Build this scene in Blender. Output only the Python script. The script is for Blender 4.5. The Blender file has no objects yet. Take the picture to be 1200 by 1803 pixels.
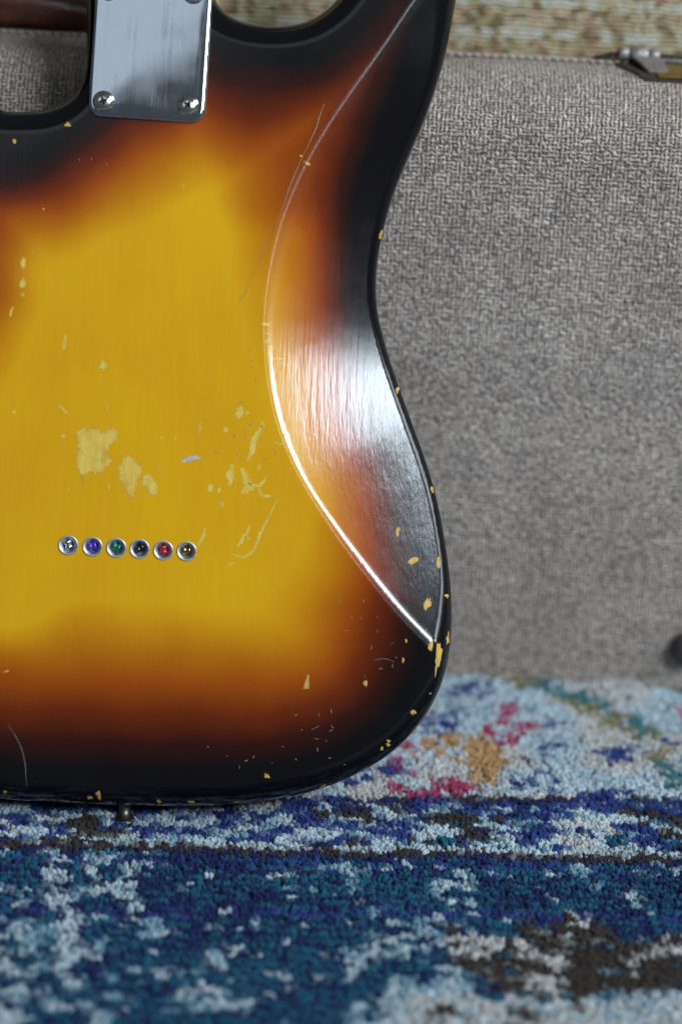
import bpy, bmesh, math, random
import numpy as np
from mathutils import Vector, Matrix
from mathutils.geometry import delaunay_2d_cdt

random.seed(7)
rng = np.random.default_rng(11)
MM = 0.001
C = bpy.context.scene.collection
S = bpy.context.scene

# ------------------------------------------------------------------ camera
PITCH = math.radians(23.0)          # camera looks down, the guitar leans back by the same angle
ROLL = math.radians(2.7)
cp, sp = math.cos(PITCH), math.sin(PITCH)
cr, sr = math.cos(ROLL), math.sin(ROLL)
R0 = Vector((1, 0, 0)); U0 = Vector((0, sp, cp)); F0 = Vector((0, cp, -sp))
IR = cr * R0 + sr * U0              # picture right
IU = -sr * R0 + cr * U0             # picture up
FPX = 4000.0                        # focal length in photograph pixels (1803 high)
O = Vector((0, 0, 0.0155))           # bottom end of the guitar body, plane of its back
OPX = (213.0, 1415.0)               # where that point is in the photograph
a = (OPX[0] - 600) / FPX; b = (901.5 - OPX[1]) / FPX
CAM = O - 1.0 * F0 - a * IR - b * IU
cd = bpy.data.cameras.new('camera'); cam = bpy.data.objects.new('camera', cd); C.objects.link(cam)
cam.matrix_world = Matrix(((IR.x, IU.x, -F0.x, CAM.x), (IR.y, IU.y, -F0.y, CAM.y), (IR.z, IU.z, -F0.z, CAM.z), (0, 0, 0, 1)))
cd.sensor_fit = 'VERTICAL'; cd.sensor_height = 24.0; cd.lens = 24.0 * FPX / 1803.0
cd.clip_start = 0.02; cd.clip_end = 60
cd.dof.use_dof = True; cd.dof.focus_distance = 1.012; cd.dof.aperture_fstop = 2.0
S.camera = cam

# ------------------------------------------------------------------ light
w = bpy.data.worlds.new('World'); S.world = w; w.use_nodes = True
w.node_tree.nodes['Background'].inputs[0].default_value = (0.80, 0.92, 1.0, 1)
w.node_tree.nodes['Background'].inputs[1].default_value = 0.075

def area(name, loc, target, sx, sy, power, col):
    l = bpy.data.lights.new(name, 'AREA'); l.shape = 'RECTANGLE'; l.size = sx; l.size_y = sy
    l.energy = power; l.color = col
    o = bpy.data.objects.new(name, l); C.objects.link(o)
    o.location = loc
    d = (Vector(target) - Vector(loc)).normalized()
    o.rotation_euler = d.to_track_quat('-Z', 'Y').to_euler()
    return o
area('window_light', (1.86, -2.40, 2.21), (1.86, 0.0, 2.21), 1.05, 0.80, 118, (0.80, 0.91, 1.0))
area('side_fill_light', (2.95, -0.55, 2.55), (0.1, 0.1, 0.2), 1.7, 1.6, 84, (0.84, 0.92, 1.0))  # added fill lamp from the right; stands for no known window
area('ridge_highlight_light', (0.62, -2.40, 1.95), (0.62, 0.0, 1.95), 0.11, 0.9, 3.0, (0.80, 0.91, 1.0))  # added strip lamp, draws the thin highlight along the upper ridge
bl = area('plate_reflection_light', (0, 0, 0), (0, 1, 0), 1.8, 1.4, 4.4, (0.80, 0.90, 1.0))  # added panel for the neck plate to mirror, its edge crossing the plate
bl.matrix_world = Matrix(((.8, -.6, 0, -.265 - .6 * .7), (0, 0, -1, -2.45), (.6, .8, 0, 2.02 + .8 * .7), (0, 0, 0, 1)))

S.render.engine = 'CYCLES'
S.view_settings.view_transform = 'Standard'; S.view_settings.look = 'None'
S.view_settings.exposure = 0.25; S.view_settings.gamma = 1.0

# ------------------------------------------------------------------ helpers
def new_obj(name, me, mat=None, parent=None):
    o = bpy.data.objects.new(name, me); C.objects.link(o)
    if mat is not None and len(me.materials) == 0: me.materials.append(mat)
    if parent is not None: o.parent = parent
    return o
def empty(name, loc=(0, 0, 0), parent=None):
    o = bpy.data.objects.new(name, None); C.objects.link(o); o.location = loc
    o.empty_display_size = 0.02
    if parent is not None: o.parent = parent
    return o
def tag(o, label, cat=None, kind=None, group=None):
    if label: o['label'] = label
    if cat: o['category'] = cat
    if kind: o['kind'] = kind
    if group: o['group'] = group
    return o
def from_bm(name, bm, mat, parent=None, smooth=True):
    me = bpy.data.meshes.new(name); bm.normal_update(); bm.to_mesh(me); bm.free()
    if smooth:
        for p in me.polygons: p.use_smooth = True
    return new_obj(name, me, mat, parent)
def lathe(bm, prof, n=32, M=Matrix.Identity(4), close=True):
    """prof: (r, z) list, revolved about z"""
    rings = []
    for r, z in prof:
        if r < 1e-7: rings.append([bm.verts.new(M @ Vector((0, 0, z)))])
        else: rings.append([bm.verts.new(M @ Vector((r * math.cos(2 * math.pi * k / n), r * math.sin(2 * math.pi * k / n), z))) for k in range(n)])
    for A, B in zip(rings[:-1], rings[1:]):
        for k in range(n):
            q = [A[k % len(A)], A[(k + 1) % len(A)], B[(k + 1) % len(B)], B[k % len(B)]]
            u = []
            for v in q:
                if v not in u: u.append(v)
            if len(u) >= 3:
                try: bm.faces.new(u)
                except ValueError: pass
def tube(bm, pts, rad, n=10, flat=1.0, up=Vector((0, 0, 1))):
    """tube along points; rad float or list; flat scales along up"""
    rings = []
    m = len(pts); pts = [Vector(p) for p in pts]
    for i, p in enumerate(pts):
        t = (pts[min(i + 1, m - 1)] - pts[max(i - 1, 0)]).normalized()
        s = t.cross(up).normalized(); q = s.cross(t).normalized()
        r = rad[i] if isinstance(rad, (list, tuple)) else rad
        rings.append([bm.verts.new(p + s * r * math.cos(2 * math.pi * k / n) + q * r * flat * math.sin(2 * math.pi * k / n)) for k in range(n)])
    for A, B in zip(rings[:-1], rings[1:]):
        for k in range(n): bm.faces.new((A[k], A[(k + 1) % n], B[(k + 1) % n], B[k]))
    bm.faces.new(rings[0][::-1]); bm.faces.new(rings[-1])
def bevel_box(x0, x1, y0, y1, z0, z1, r, seg=4, sel=None):
    bm = bmesh.new()
    bmesh.ops.create_cube(bm, size=1.0)
    for v in bm.verts:
        v.co = Vector((x0 + (v.co.x + .5) * (x1 - x0), y0 + (v.co.y + .5) * (y1 - y0), z0 + (v.co.z + .5) * (z1 - z0)))
    ed = [e for e in bm.edges if sel is None or sel(e)]
    bmesh.ops.bevel(bm, geom=ed, offset=r, segments=seg, profile=0.5, affect='EDGES')
    return bm
def smooth_by_angle(o, deg=40):
    bm = bmesh.new(); bm.from_mesh(o.data)
    for e in bm.edges:
        if len(e.link_faces) == 2 and e.calc_face_angle(0) > math.radians(deg): e.smooth = False
    bm.to_mesh(o.data); bm.free()
def smoothstep(a, b, x):
    t = np.clip((x - a) / (b - a), 0, 1); return t * t * (3 - 2 * t)

# node helpers -----------------------------------------------------
class NT:
    def __init__(s, name):
        s.m = bpy.data.materials.new(name); s.m.use_nodes = True
        s.t = s.m.node_tree; s.b = s.t.nodes['Principled BSDF']
    def n(s, typ, ins=None, **kw):
        nd = s.t.nodes.new(typ)
        for k, v in kw.items(): setattr(nd, k, v)
        if ins:
            for k, v in ins.items():
                if isinstance(v, bpy.types.NodeSocket): s.t.links.new(v, nd.inputs[k])
                else: nd.inputs[k].default_value = v
        return nd
    def math(s, op, a, b=0.0, c=0.0, clamp=False):
        nd = s.n('ShaderNodeMath', {0: a, 1: b, 2: c}, operation=op, use_clamp=clamp); return nd.outputs[0]
    def vmul(s, v, xyz): return s.n('ShaderNodeVectorMath', {0: v, 1: xyz}, operation='MULTIPLY').outputs[0]
    def noise(s, v, scale, detail=2.0, rough=0.5, dist=0.0):
        return s.n('ShaderNodeTexNoise', {'Vector': v, 'Scale': scale, 'Detail': detail, 'Roughness': rough, 'Distortion': dist})
    def ramp(s, f, stops, interp='LINEAR'):
        nd = s.n('ShaderNodeValToRGB', {0: f}); cr_ = nd.color_ramp; cr_.interpolation = interp
        while len(cr_.elements) < len(stops): cr_.elements.new(0.5)
        for e, (p, c) in zip(cr_.elements, stops):
            e.position = p; e.color = (c[0], c[1], c[2], 1) if len(c) == 3 else c
        return nd.outputs[0]
    def mix(s, f, a, b, bt='MIX'):
        nd = s.n('ShaderNodeMix', data_type='RGBA', blend_type=bt)
        for i, v in ((0, f), (6, a), (7, b)):
            if isinstance(v, bpy.types.NodeSocket): s.t.links.new(v, nd.inputs[i])
            else: nd.inputs[i].default_value = v if i == 0 else (v[0], v[1], v[2], 1)
        return nd.outputs[2]
    def map(s, v, a, b, c=0.0, d=1.0):
        return s.n('ShaderNodeMapRange', {0: v, 1: a, 2: b, 3: c, 4: d}).outputs[0]
    def obj(s): return s.n('ShaderNodeTexCoord').outputs['Object']
    def bump(s, h, strength, dist, normal=None):
        ins = {'Height': h, 'Strength': strength, 'Distance': dist}
        if normal is not None: ins['Normal'] = normal
        return s.n('ShaderNodeBump', ins).outputs[0]
    def set(s, **kw):
        names = {'color': 'Base Color', 'rough': 'Roughness', 'metal': 'Metallic', 'normal': 'Normal', 'coat': 'Coat Weight', 'coat_rough': 'Coat Roughness', 'spec': 'Specular IOR Level', 'sheen': 'Sheen Weight', 'sheen_rough': 'Sheen Roughness', 'coat_normal': 'Coat Normal'}
        for k, v in kw.items():
            i = s.b.inputs[names[k]]
            if isinstance(v, bpy.types.NodeSocket): s.t.links.new(v, i)
            else: i.default_value = (v[0], v[1], v[2], 1) if isinstance(v, tuple) and len(v) == 3 else v
        return s.m

# ------------------------------------------------------------------ materials
def mat_burst():
    m = NT('sunburst_lacquer'); co = m.obj()
    at = m.n('ShaderNodeAttribute', attribute_name='burst').outputs['Fac']
    spray = m.noise(co, 900, 2, .6).outputs[0]
    soft = m.noise(co, 38, 3, .5).outputs[0]
    f = m.math('ADD', at, m.math('ADD', m.math('MULTIPLY', m.math('SUBTRACT', spray, .5), .045), m.math('MULTIPLY', m.math('SUBTRACT', soft, .5), .07)))
    base = m.ramp(f, [(0.0, (.0035, .0035, .005)), (.19, (.0045, .0035, .0045)), (.30, (.034, .0060, .0034)), (.44, (.155, .022, .0028)), (.58, (.345, .070, .003)), (.71, (.47, .150, .0035)), (.85, (.62, .262, .005)), (1.0, (.71, .372, .007))])
    grain = m.noise(m.vmul(co, (480, 34, 480)), 1.0, 4, .65, .8).outputs[0]
    fig = m.noise(m.vmul(co, (42, 6, 42)), 1.0, 3, .55, 2.5).outputs[0]
    mott = m.noise(m.vmul(co, (14, 11, 14)), 1.0, 2, .5).outputs[0]
    g = m.math('ADD', m.math('ADD', m.map(grain, .3, .7, .98, 1.015), m.map(fig, .35, .7, -.010, .008)), m.map(mott, .3, .7, -.05, .05))
    gc = m.n('ShaderNodeCombineColor', {0: g, 1: m.math('MULTIPLY', g, g), 2: g}).outputs[0]
    col = m.mix(1.0, base, gc, 'MULTIPLY')
    # grain telegraphing through thin old lacquer
    gl = m.noise(m.vmul(co, (560, 3.5, 560)), 1.0, 3, .6, .25).outputs[0]
    gl2 = m.noise(m.vmul(co, (1500, 20, 1500)), 1.0, 2, .5).outputs[0]
    at2 = m.n('ShaderNodeAttribute', attribute_name='cut').outputs['Fac']
    dent = m.noise(co, 120, 2, .5).outputs[0]
    h = m.math('ADD', m.math('MULTIPLY', gl, m.map(at2, 0, 1, .10, .34)), m.math('ADD', m.math('MULTIPLY', gl2, m.map(at2, 0, 1, .06, .12)), m.math('MULTIPLY', dent, .10)))
    nrm = m.bump(h, 1.0, .00022)
    wear = m.noise(co, 25, 4, .65).outputs[0]
    return m.set(color=col, rough=m.map(wear, .3, .75, .13, .20), normal=nrm, spec=m.map(at2, 0, 1, .34, .36), coat=m.map(at2, 0, 1, .30, .0), coat_rough=.07)
def mat_chip():
    m = NT('bare_yellowed_wood'); co = m.obj()
    g = m.noise(m.vmul(co, (700, 40, 700)), 1, 3, .6).outputs[0]
    k = m.noise(co, 300, 2, .5).outputs[0]
    c = m.ramp(g, [(.3, (.42, .25, .045)), (.55, (.60, .39, .085)), (.8, (.66, .46, .14))])
    c = m.mix(m.map(k, .62, .75), c, (.30, .16, .03))
    rim = m.n('ShaderNodeAttribute', attribute_name='rim').outputs['Fac']
    c = m.mix(m.math('MULTIPLY', m.math('POWER', rim, 2.0), .75), c, (.16, .075, .015))  # darker rim put into the colour to give the flat chip depth
    return m.set(color=c, rough=.62, spec=.3, normal=m.bump(g, .6, .0002))
def mat_chip_soft():
    m = NT('thinned_yellow_lacquer'); co = m.obj()
    g = m.noise(m.vmul(co, (500, 30, 500)), 1, 3, .6).outputs[0]
    c = m.ramp(g, [(.3, (.68, .44, .05)), (.7, (.76, .54, .11))])
    k = m.noise(co, 160, 3, .6).outputs[0]
    rim = m.n('ShaderNodeAttribute', attribute_name='rim').outputs['Fac']
    c = m.mix(m.map(k, .45, .75, 0, .7), c, (.50, .27, .012))
    c = m.mix(m.math('MULTIPLY', m.math('POWER', rim, 3.0), .5), c, (.36, .19, .012))  # edge shading painted in so the thin patch looks sunken
    return m.set(color=c, rough=.45, spec=.4, normal=m.bump(g, .4, .0002))
def plain(name, col, rough=.5, metal=0.0, spec=.5, **kw):
    m = NT(name); co = m.obj()
    n = m.noise(co, 260, 3, .6).outputs[0]
    c = m.mix(m.map(n, .3, .7), tuple(x * .86 for x in col), tuple(min(1, x * 1.08) for x in col))
    return m.set(color=c, rough=m.map(n, .3, .7, max(.02, rough * .85), min(1, rough * 1.15)), metal=metal, spec=spec, **kw)
def mat_chrome():
    m = NT('worn_chrome'); co = m.obj()
    n = m.noise(co, 90, 4, .6).outputs[0]
    st = m.noise(m.vmul(co, (380, 25, 380)), 1, 3, .6).outputs[0]
    lw = m.noise(co, 22, 2, .5).outputs[0]
    fs = m.noise(m.vmul(co, (2600, 60, 2600)), 1, 2, .5, .6).outputs[0]
    r = m.math('ADD', m.math('ADD', m.map(n, .35, .7, .03, .09), m.map(st, .52, .8, 0, .12)), m.map(fs, .62, .74, 0, .11))
    return m.set(color=(.58, .63, .69), metal=1.0, rough=r, normal=m.bump(m.math('ADD', lw, m.math('MULTIPLY', st, .02)), .5, .0004))
def mat_nickel(name='aged_nickel', col=(.52, .50, .46), rough=.3):
    m = NT(name); co = m.obj()
    n = m.noise(co, 400, 4, .65).outputs[0]
    c = m.mix(m.map(n, .52, .72), col, (col[0] * .35, col[1] * .3, col[2] * .25))
    return m.set(color=c, metal=1.0, rough=m.map(n, .3, .7, rough * .7, rough * 1.5), normal=m.bump(n, .2, .0003))
def mat_tolex():
    m = NT('brown_rough_tolex'); co = m.obj()
    P = 1 / 0.0020
    dn = m.noise(co, 330, 2, .6).outputs[1]
    dv = m.n('ShaderNodeVectorMath', {0: dn, 1: (.5, .5, .5)}, operation='SUBTRACT').outputs[0]
    q = m.n('ShaderNodeVectorMath', {0: m.vmul(co, (P, P, P)), 1: m.vmul(dv, (1.25, 1.25, 1.25))}, operation='ADD').outputs[0]
    sx = m.n('ShaderNodeSeparateXYZ', {0: q})
    x, y, z = sx.outputs
    # on the top the weave runs along y as well: use z + y as the second coordinate
    v = m.math('ADD', z, y)
    def strand(u, v, seed):
        row = m.math('FLOOR', v); fr = m.math('FRACT', v)
        prof = m.math('SINE', m.math('MULTIPLY', fr, math.pi))
        prof = m.math('POWER', prof, 1.1)
        cv = m.n('ShaderNodeCombineXYZ', {0: m.math('MULTIPLY', u, .85), 1: m.math('MULTIPLY', row, 3.71), 2: seed}).outputs[0]
        seg = m.noise(cv, 1.0, 1, .5).outputs[0]
        return m.math('MULTIPLY', prof, m.map(seg, .38, .60, 0.46, 1.0))
    hx = strand(x, v, 3.3); hz = strand(v, x, 9.1)
    h = m.math('SMOOTH_MAX', hx, hz, .15)
    big = m.noise(co, 28, 3, .55).outputs[0]
    fine = m.noise(co, 1500, 2, .6).outputs[0]
    hh = m.math('ADD', m.math('MULTIPLY', h, m.map(big, .3, .7, .8, 1.1)), m.math('MULTIPLY', fine, .08))
    col = m.ramp(hh, [(.22, (.060, .052, .052)), (.46, (.225, .190, .170)), (.74, (.48, .405, .355)), (1.0, (.66, .57, .505))])
    tone = m.noise(co, 9, 3, .5).outputs[0]
    col = m.mix(m.map(tone, .35, .7, 0, .5), col, m.mix(1.0, col, (.84, .76, .70), 'MULTIPLY'))
    return m.set(color=col, rough=.27, spec=.9, normal=m.bump(hh, 1.0, .0014))
def mat_leather():
    m = NT('dark_brown_leather'); co = m.obj()
    n = m.noise(co, 70, 4, .6).outputs[0]; v = m.n('ShaderNodeTexVoronoi', {'Vector': co, 'Scale': 650.0}).outputs[0]
    c = m.ramp(n, [(.3, (.018, .007, .005)), (.55, (.070, .020, .012)), (.75, (.12, .040, .022))])
    return m.set(color=c, rough=.28, spec=.6, normal=m.bump(v, .25, .0004))
def mat_sofa():
    m = NT('chunky_sofa_weave'); co = m.obj()
    dn = m.n('ShaderNodeVectorMath', {0: m.noise(co, 90, 2, .5).outputs[1], 1: (.5, .5, .5)}, operation='SUBTRACT').outputs[0]
    q = m.n('ShaderNodeVectorMath', {0: co, 1: m.vmul(dn, (.004, .004, .0035))}, operation='ADD').outputs[0]
    s = m.n('ShaderNodeSeparateXYZ', {0: q}); x, y, z = s.outputs
    z = m.math('ADD', z, m.math('MULTIPLY', y, -.6))
    cx = m.math('MULTIPLY', x, 1 / .0042); cz = m.math('MULTIPLY', z, 1 / .0023)
    row = m.math('FLOOR', cz)
    off = m.math('MULTIPLY', m.math('MODULO', row, 2.0), .5)
    colx = m.math('FLOOR', m.math('ADD', cx, off))
    cell = m.n('ShaderNodeTexWhiteNoise', {'Vector': m.n('ShaderNodeCombineXYZ', {0: colx, 1: row, 2: 1.0}).outputs[0]}, noise_dimensions='3D').outputs[0]
    base = m.ramp(cell, [(0, (.24, .17, .08)), (.18, (.46, .38, .22)), (.42, (.58, .50, .31)), (.68, (.66, .60, .42)), (.9, (.40, .34, .18))], 'CONSTANT')
    srow = m.math('FLOOR', m.math('MULTIPLY', z, 1 / .0052))
    stripe = m.n('ShaderNodeTexWhiteNoise', {'W': m.math('ADD', srow, 4.0)}, noise_dimensions='1D').outputs[0]
    lng = m.noise(m.n('ShaderNodeCombineXYZ', {0: m.math('MULTIPLY', x, 190.0), 1: m.math('MULTIPLY', srow, 5.3), 2: 0.0}).outputs[0], 1.0, 1, .5).outputs[0]
    white = m.math('MULTIPLY', m.math('GREATER_THAN', stripe, .68), m.math('GREATER_THAN', lng, .5))
    pink = m.math('MULTIPLY', m.math('LESS_THAN', stripe, .30), m.math('GREATER_THAN', lng, .56))
    brn = m.math('MULTIPLY', m.math('LESS_THAN', stripe, .5), m.math('LESS_THAN', lng, .38))
    c = m.mix(m.math('MULTIPLY', white, .75), base, (.74, .75, .68))
    c = m.mix(m.math('MULTIPLY', pink, .42), c, (.62, .26, .22))
    c = m.mix(m.math('MULTIPLY', brn, .65), c, (.14, .07, .03))
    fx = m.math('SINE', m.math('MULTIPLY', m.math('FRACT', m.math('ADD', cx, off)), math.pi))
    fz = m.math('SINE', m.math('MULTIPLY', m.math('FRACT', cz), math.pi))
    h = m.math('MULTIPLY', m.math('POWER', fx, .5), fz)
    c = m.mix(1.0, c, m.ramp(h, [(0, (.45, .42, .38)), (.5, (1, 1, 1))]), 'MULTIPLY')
    return m.set(color=c, rough=.85, spec=.2, sheen=.15, normal=m.bump(h, .9, .0012))
def mat_pile():
    m = NT('rug_yarn'); co = m.obj()
    at = m.n('ShaderNodeAttribute', attribute_name='yarn').outputs['Color']
    n = m.noise(co, 2600, 2, .6).outputs[0]
    c = m.mix(1.0, at, m.ramp(n, [(.25, (.72, .72, .72)), (.75, (1.25, 1.25, 1.25))]), 'MULTIPLY')
    return m.set(color=c, rough=.8, spec=.15, sheen=.08, sheen_rough=.5, normal=m.bump(n, .7, .0006))

M_BURST = mat_burst(); M_CHIP = mat_chip(); M_SOFT = mat_chip_soft()
M_CHROME = mat_chrome(); M_SCREW = mat_nickel('screw_nickel', (.72, .72, .70), .16)
M_FERR = mat_nickel('dull_ferrule_nickel', (.55, .57, .60), .5)
M_LATCH = mat_nickel('tarnished_nickel', (.40, .38, .36), .6); M_BRASS = mat_nickel('dull_brass', (.45, .30, .09), .38)
M_TARN = mat_nickel('blackened_nickel', (.16, .145, .125), .42)
M_TOLEX = mat_tolex(); M_LEATHER = mat_leather(); M_SOFA = mat_sofa(); M_PILE = mat_pile()
M_MAPLE = plain('maple_neck', (.50, .30, .10), .3); M_ROSE = plain('dark_fingerboard', (.05, .025, .015), .45)
M_DARK = plain('dark_recess_and_pin', (.022, .018, .018), .5); M_SEAM = plain('case_binding', (.25, .215, .17), .6)
M_THREAD = plain('pale_thread', (.42, .36, .29), .7); M_RUBBER = plain('dark_rubber', (.045, .040, .040), .5)
M_GREY = plain('silver_scrape', (.55, .58, .66), .35, .3); M_SCR = plain('pale_scratch', (.24, .19, .12), .55)
M_SCRD = plain('dull_grey_scuff', (.075, .070, .080), .6)

# ------------------------------------------------------------------ guitar coordinates
def loc2(px, py, k=1.0):
    """photograph pixel -> guitar plane (mm): x across, y along the neck, origin at the bottom of the body"""
    px = 600 + (px - 600) * k; py = 901.5 + (py - 901.5) * k
    u = (px - OPX[0]) / 4.0; v = (OPX[1] - py) / 4.0
    return (u * cr - v * sr, u * sr + v * cr)
def cat_closed(pts, step):
    P = np.array(pts, float); n = len(P); out = []
    for i in range(n):
        p0, p1, p2, p3 = P[(i - 1) % n], P[i], P[(i + 1) % n], P[(i + 2) % n]
        d1 = max(np.linalg.norm(p1 - p0), 1e-6) ** .5; d2 = max(np.linalg.norm(p2 - p1), 1e-6) ** .5; d3 = max(np.linalg.norm(p3 - p2), 1e-6) ** .5
        m1 = ((p1 - p0) / d1 - (p2 - p0) / (d1 + d2) + (p2 - p1) / d2) * d2
        m2 = ((p2 - p1) / d2 - (p3 - p1) / (d2 + d3) + (p3 - p2) / d3) * d2
        for t in np.linspace(0, 1, 24, endpoint=False):
            h = (2 * t**3 - 3 * t**2 + 1, t**3 - 2 * t**2 + t, -2 * t**3 + 3 * t**2, t**3 - t**2)
            out.append(h[0] * p1 + h[1] * m1 + h[2] * p2 + h[3] * m2)
    return np.array(out)
def resample(P, step, closed):
    Q = np.vstack([P, P[:1]]) if closed else P
    L = np.concatenate([[0], np.cumsum(np.linalg.norm(np.diff(Q, axis=0), axis=1))])
    n = int(L[-1] / step); s = np.linspace(0, L[-1], n, endpoint=not closed)
    return np.stack([np.interp(s, L, Q[:, 0]), np.interp(s, L, Q[:, 1])], 1)
def open_spline(pts, step):
    P = np.array(pts, float); P = np.vstack([2 * P[0] - P[1], P, 2 * P[-1] - P[-2]])
    C_ = cat_closed(P, step); return resample(C_[24:24 * (len(P) - 2) + 1], step, False)

KO = 1.013
right = [(797, 30), (780, 110), (751, 200), (721, 270), (691, 345), (669, 430), (662, 490), (665, 545), (678, 602), (700, 670), (725, 740), (750, 810), (770, 880), (783, 950), (792, 1020), (795, 1085), (790, 1150), (775, 1208), (746, 1263), (700, 1315), (636, 1358), (560, 1389), (480, 1407), (390, 1416), (300, 1418), (210, 1416), (100, 1411), (0, 1404)]
outline = [loc2(px, py, KO) for px, py in right]
outline += [(-88, 6), (-125, 24), (-152, 58), (-162, 98), (-154, 138), (-132, 180), (-114, 222), (-110, 258), (-118, 300), (-132, 340), (-138, 362), (-133, 376), (-120, 378), (-107, 364), (-96, 340), (-84, 318)]
outline += [loc2(px, py, KO) for px, py in [(0, 193), (45, 198), (90, 193), (126, 174), (146, 140), (152, 95), (154, 30)]]
outline += [(-32.5, 366), (-29, 371), (-20, 372), (12, 372), (21, 371), (25, 366)]
outline += [loc2(px, py, KO) for px, py in [(376, -12), (388, 14), (413, 34), (452, 45), (500, 47), (540, 39), (575, 18), (600, -8)]]
outline += [(92, 382), (101, 408), (110, 424), (121, 426), (130, 412), (133, 390)]
OUT = resample(cat_closed(outline, 1), 1.4, True)
if np.sum(OUT[:, 0] * np.roll(OUT[:, 1], -1) - np.roll(OUT[:, 0], -1) * OUT[:, 1]) < 0: OUT = OUT[::-1]
NO = len(OUT)
T = np.roll(OUT, -1, 0) - np.roll(OUT, 1, 0); T /= np.linalg.norm(T, axis=1)[:, None]
ON = np.stack([T[:, 1], -T[:, 0]], 1)                     # outward normal (counter-clockwise outline)

ridge_px = [(770, -45), (735, 0), (682, 78), (625, 160), (575, 238), (533, 318), (501, 400), (480, 485), (470, 560), (470, 625), (478, 690), (496, 760), (530, 838), (583, 922), (643, 1003), (703, 1076), (765, 1140), (800, 1175)]
RID = open_spline([(133, 402)] + [loc2(*p) for p in ridge_px], 2.0)
RT = np.gradient(RID, axis=0); RT /= np.linalg.norm(RT, axis=1)[:, None]
def nearest(P, Q):
    idx = np.empty(len(P), int); dd = np.empty(len(P))
    for s in range(0, len(P), 4000):
        D = ((P[s:s + 4000, None, :] - Q[None]) ** 2).sum(2); k = D.argmin(1)
        idx[s:s + 4000] = k; dd[s:s + 4000] = np.sqrt(D[np.arange(len(k)), k])
    return idx, dd
def cut_depth(P):
    """depth (mm) of the belly contour below the flat back"""
    idx, dd = nearest(P, RID)
    d = P - RID[idx]; t = RT[idx]
    s = -(t[:, 0] * d[:, 1] - t[:, 1] * d[:, 0])          # ridge runs top to bottom: body's right-hand edge side
    s = -s
    y = P[:, 1]
    wv = 2.3 + 1.0 * smoothstep(150, 110, y) + 2.4 * smoothstep(190, 260, y) - 1.8 * smoothstep(285, 350, y)
    f = np.where(s < -wv, 0, np.where(s > wv, s, (s + wv) ** 2 / (4 * wv)))
    sl = .40 - .10 * smoothstep(260, 350, y)
    return np.clip(sl * f - .0012 * np.clip(s, 0, 60) ** 2, 0, 24)
OC = cut_depth(OUT)
OR = 12.0 - 7.5 * smoothstep(1.0, 9.0, OC)                # edge radius: 12 mm, tighter along the contour
k_ = np.ones(31) / 31
OR = np.convolve(np.concatenate([OR[-15:], OR, OR[:15]]), k_, 'valid')

def inside(P):
    c = np.zeros(len(P), bool); A = OUT; B = np.roll(OUT, -1, 0)
    for (x0, y0), (x1, y1) in zip(A, B):
        m_ = ((y0 > P[:, 1]) != (y1 > P[:, 1]))
        if m_.any(): c ^= m_ & (P[:, 0] < (x1 - x0) * (P[:, 1] - y0) / ((y1 - y0) if y1 != y0 else 1e-9) + x0)
    return c
def seg_dist(P):
    """distance to the outline (segments), index of the nearest outline point"""
    idx, dd = nearest(P, OUT)
    d = P - OUT[idx]
    best = dd.copy()
    for o_ in (1, -1):
        B = OUT[(idx + o_) % NO] - OUT[idx]; L2 = (B ** 2).sum(1)
        t = np.clip((d * B).sum(1) / L2, 0, 1); best = np.minimum(best, np.linalg.norm(d - B * t[:, None], axis=1))
    return idx, best
def surf(P):
    """height (mm) and normal of the back surface at guitar-plane points"""
    P = np.asarray(P, float)
    idx, d = seg_dist(P)
    r = OR[idx]; c = cut_depth(P); e = .25
    gx = (cut_depth(P + (e, 0)) - cut_depth(P - (e, 0))) / (2 * e); gy = (cut_depth(P + (0, e)) - cut_depth(P - (0, e))) / (2 * e)
    nt = np.stack([gx, gy, np.ones(len(P))], 1); nt /= np.linalg.norm(nt, axis=1)[:, None]
    q = np.clip((r - d) / r, 0, 1); cs = np.sqrt(1 - q * q)
    z = -c - r * (1 - cs)
    no = np.concatenate([ON[idx], np.zeros((len(P), 1))], 1)
    n = nt * cs[:, None] + no * q[:, None]; n /= np.linalg.norm(n, axis=1)[:, None]
    return z, n, d, idx

# ferrule positions
FER = [loc2(120.5, 960), loc2(163, 962.5), loc2(205, 964.5), loc2(246, 966.5), loc2(287.5, 969), loc2(328.5, 970.5)]
HOLE = 4.1

# ------------------------------------------------------------------ guitar
GM = Matrix(((1, 0, 0, O.x), (0, sp, -cp, O.y), (0, cp, sp, O.z), (0, 0, 0, 1)))
guitar = empty('electric_guitar'); guitar.matrix_world = GM
tag(guitar, 'worn sunburst electric guitar seen from behind, leaning on the textured case', 'guitar')

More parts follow.
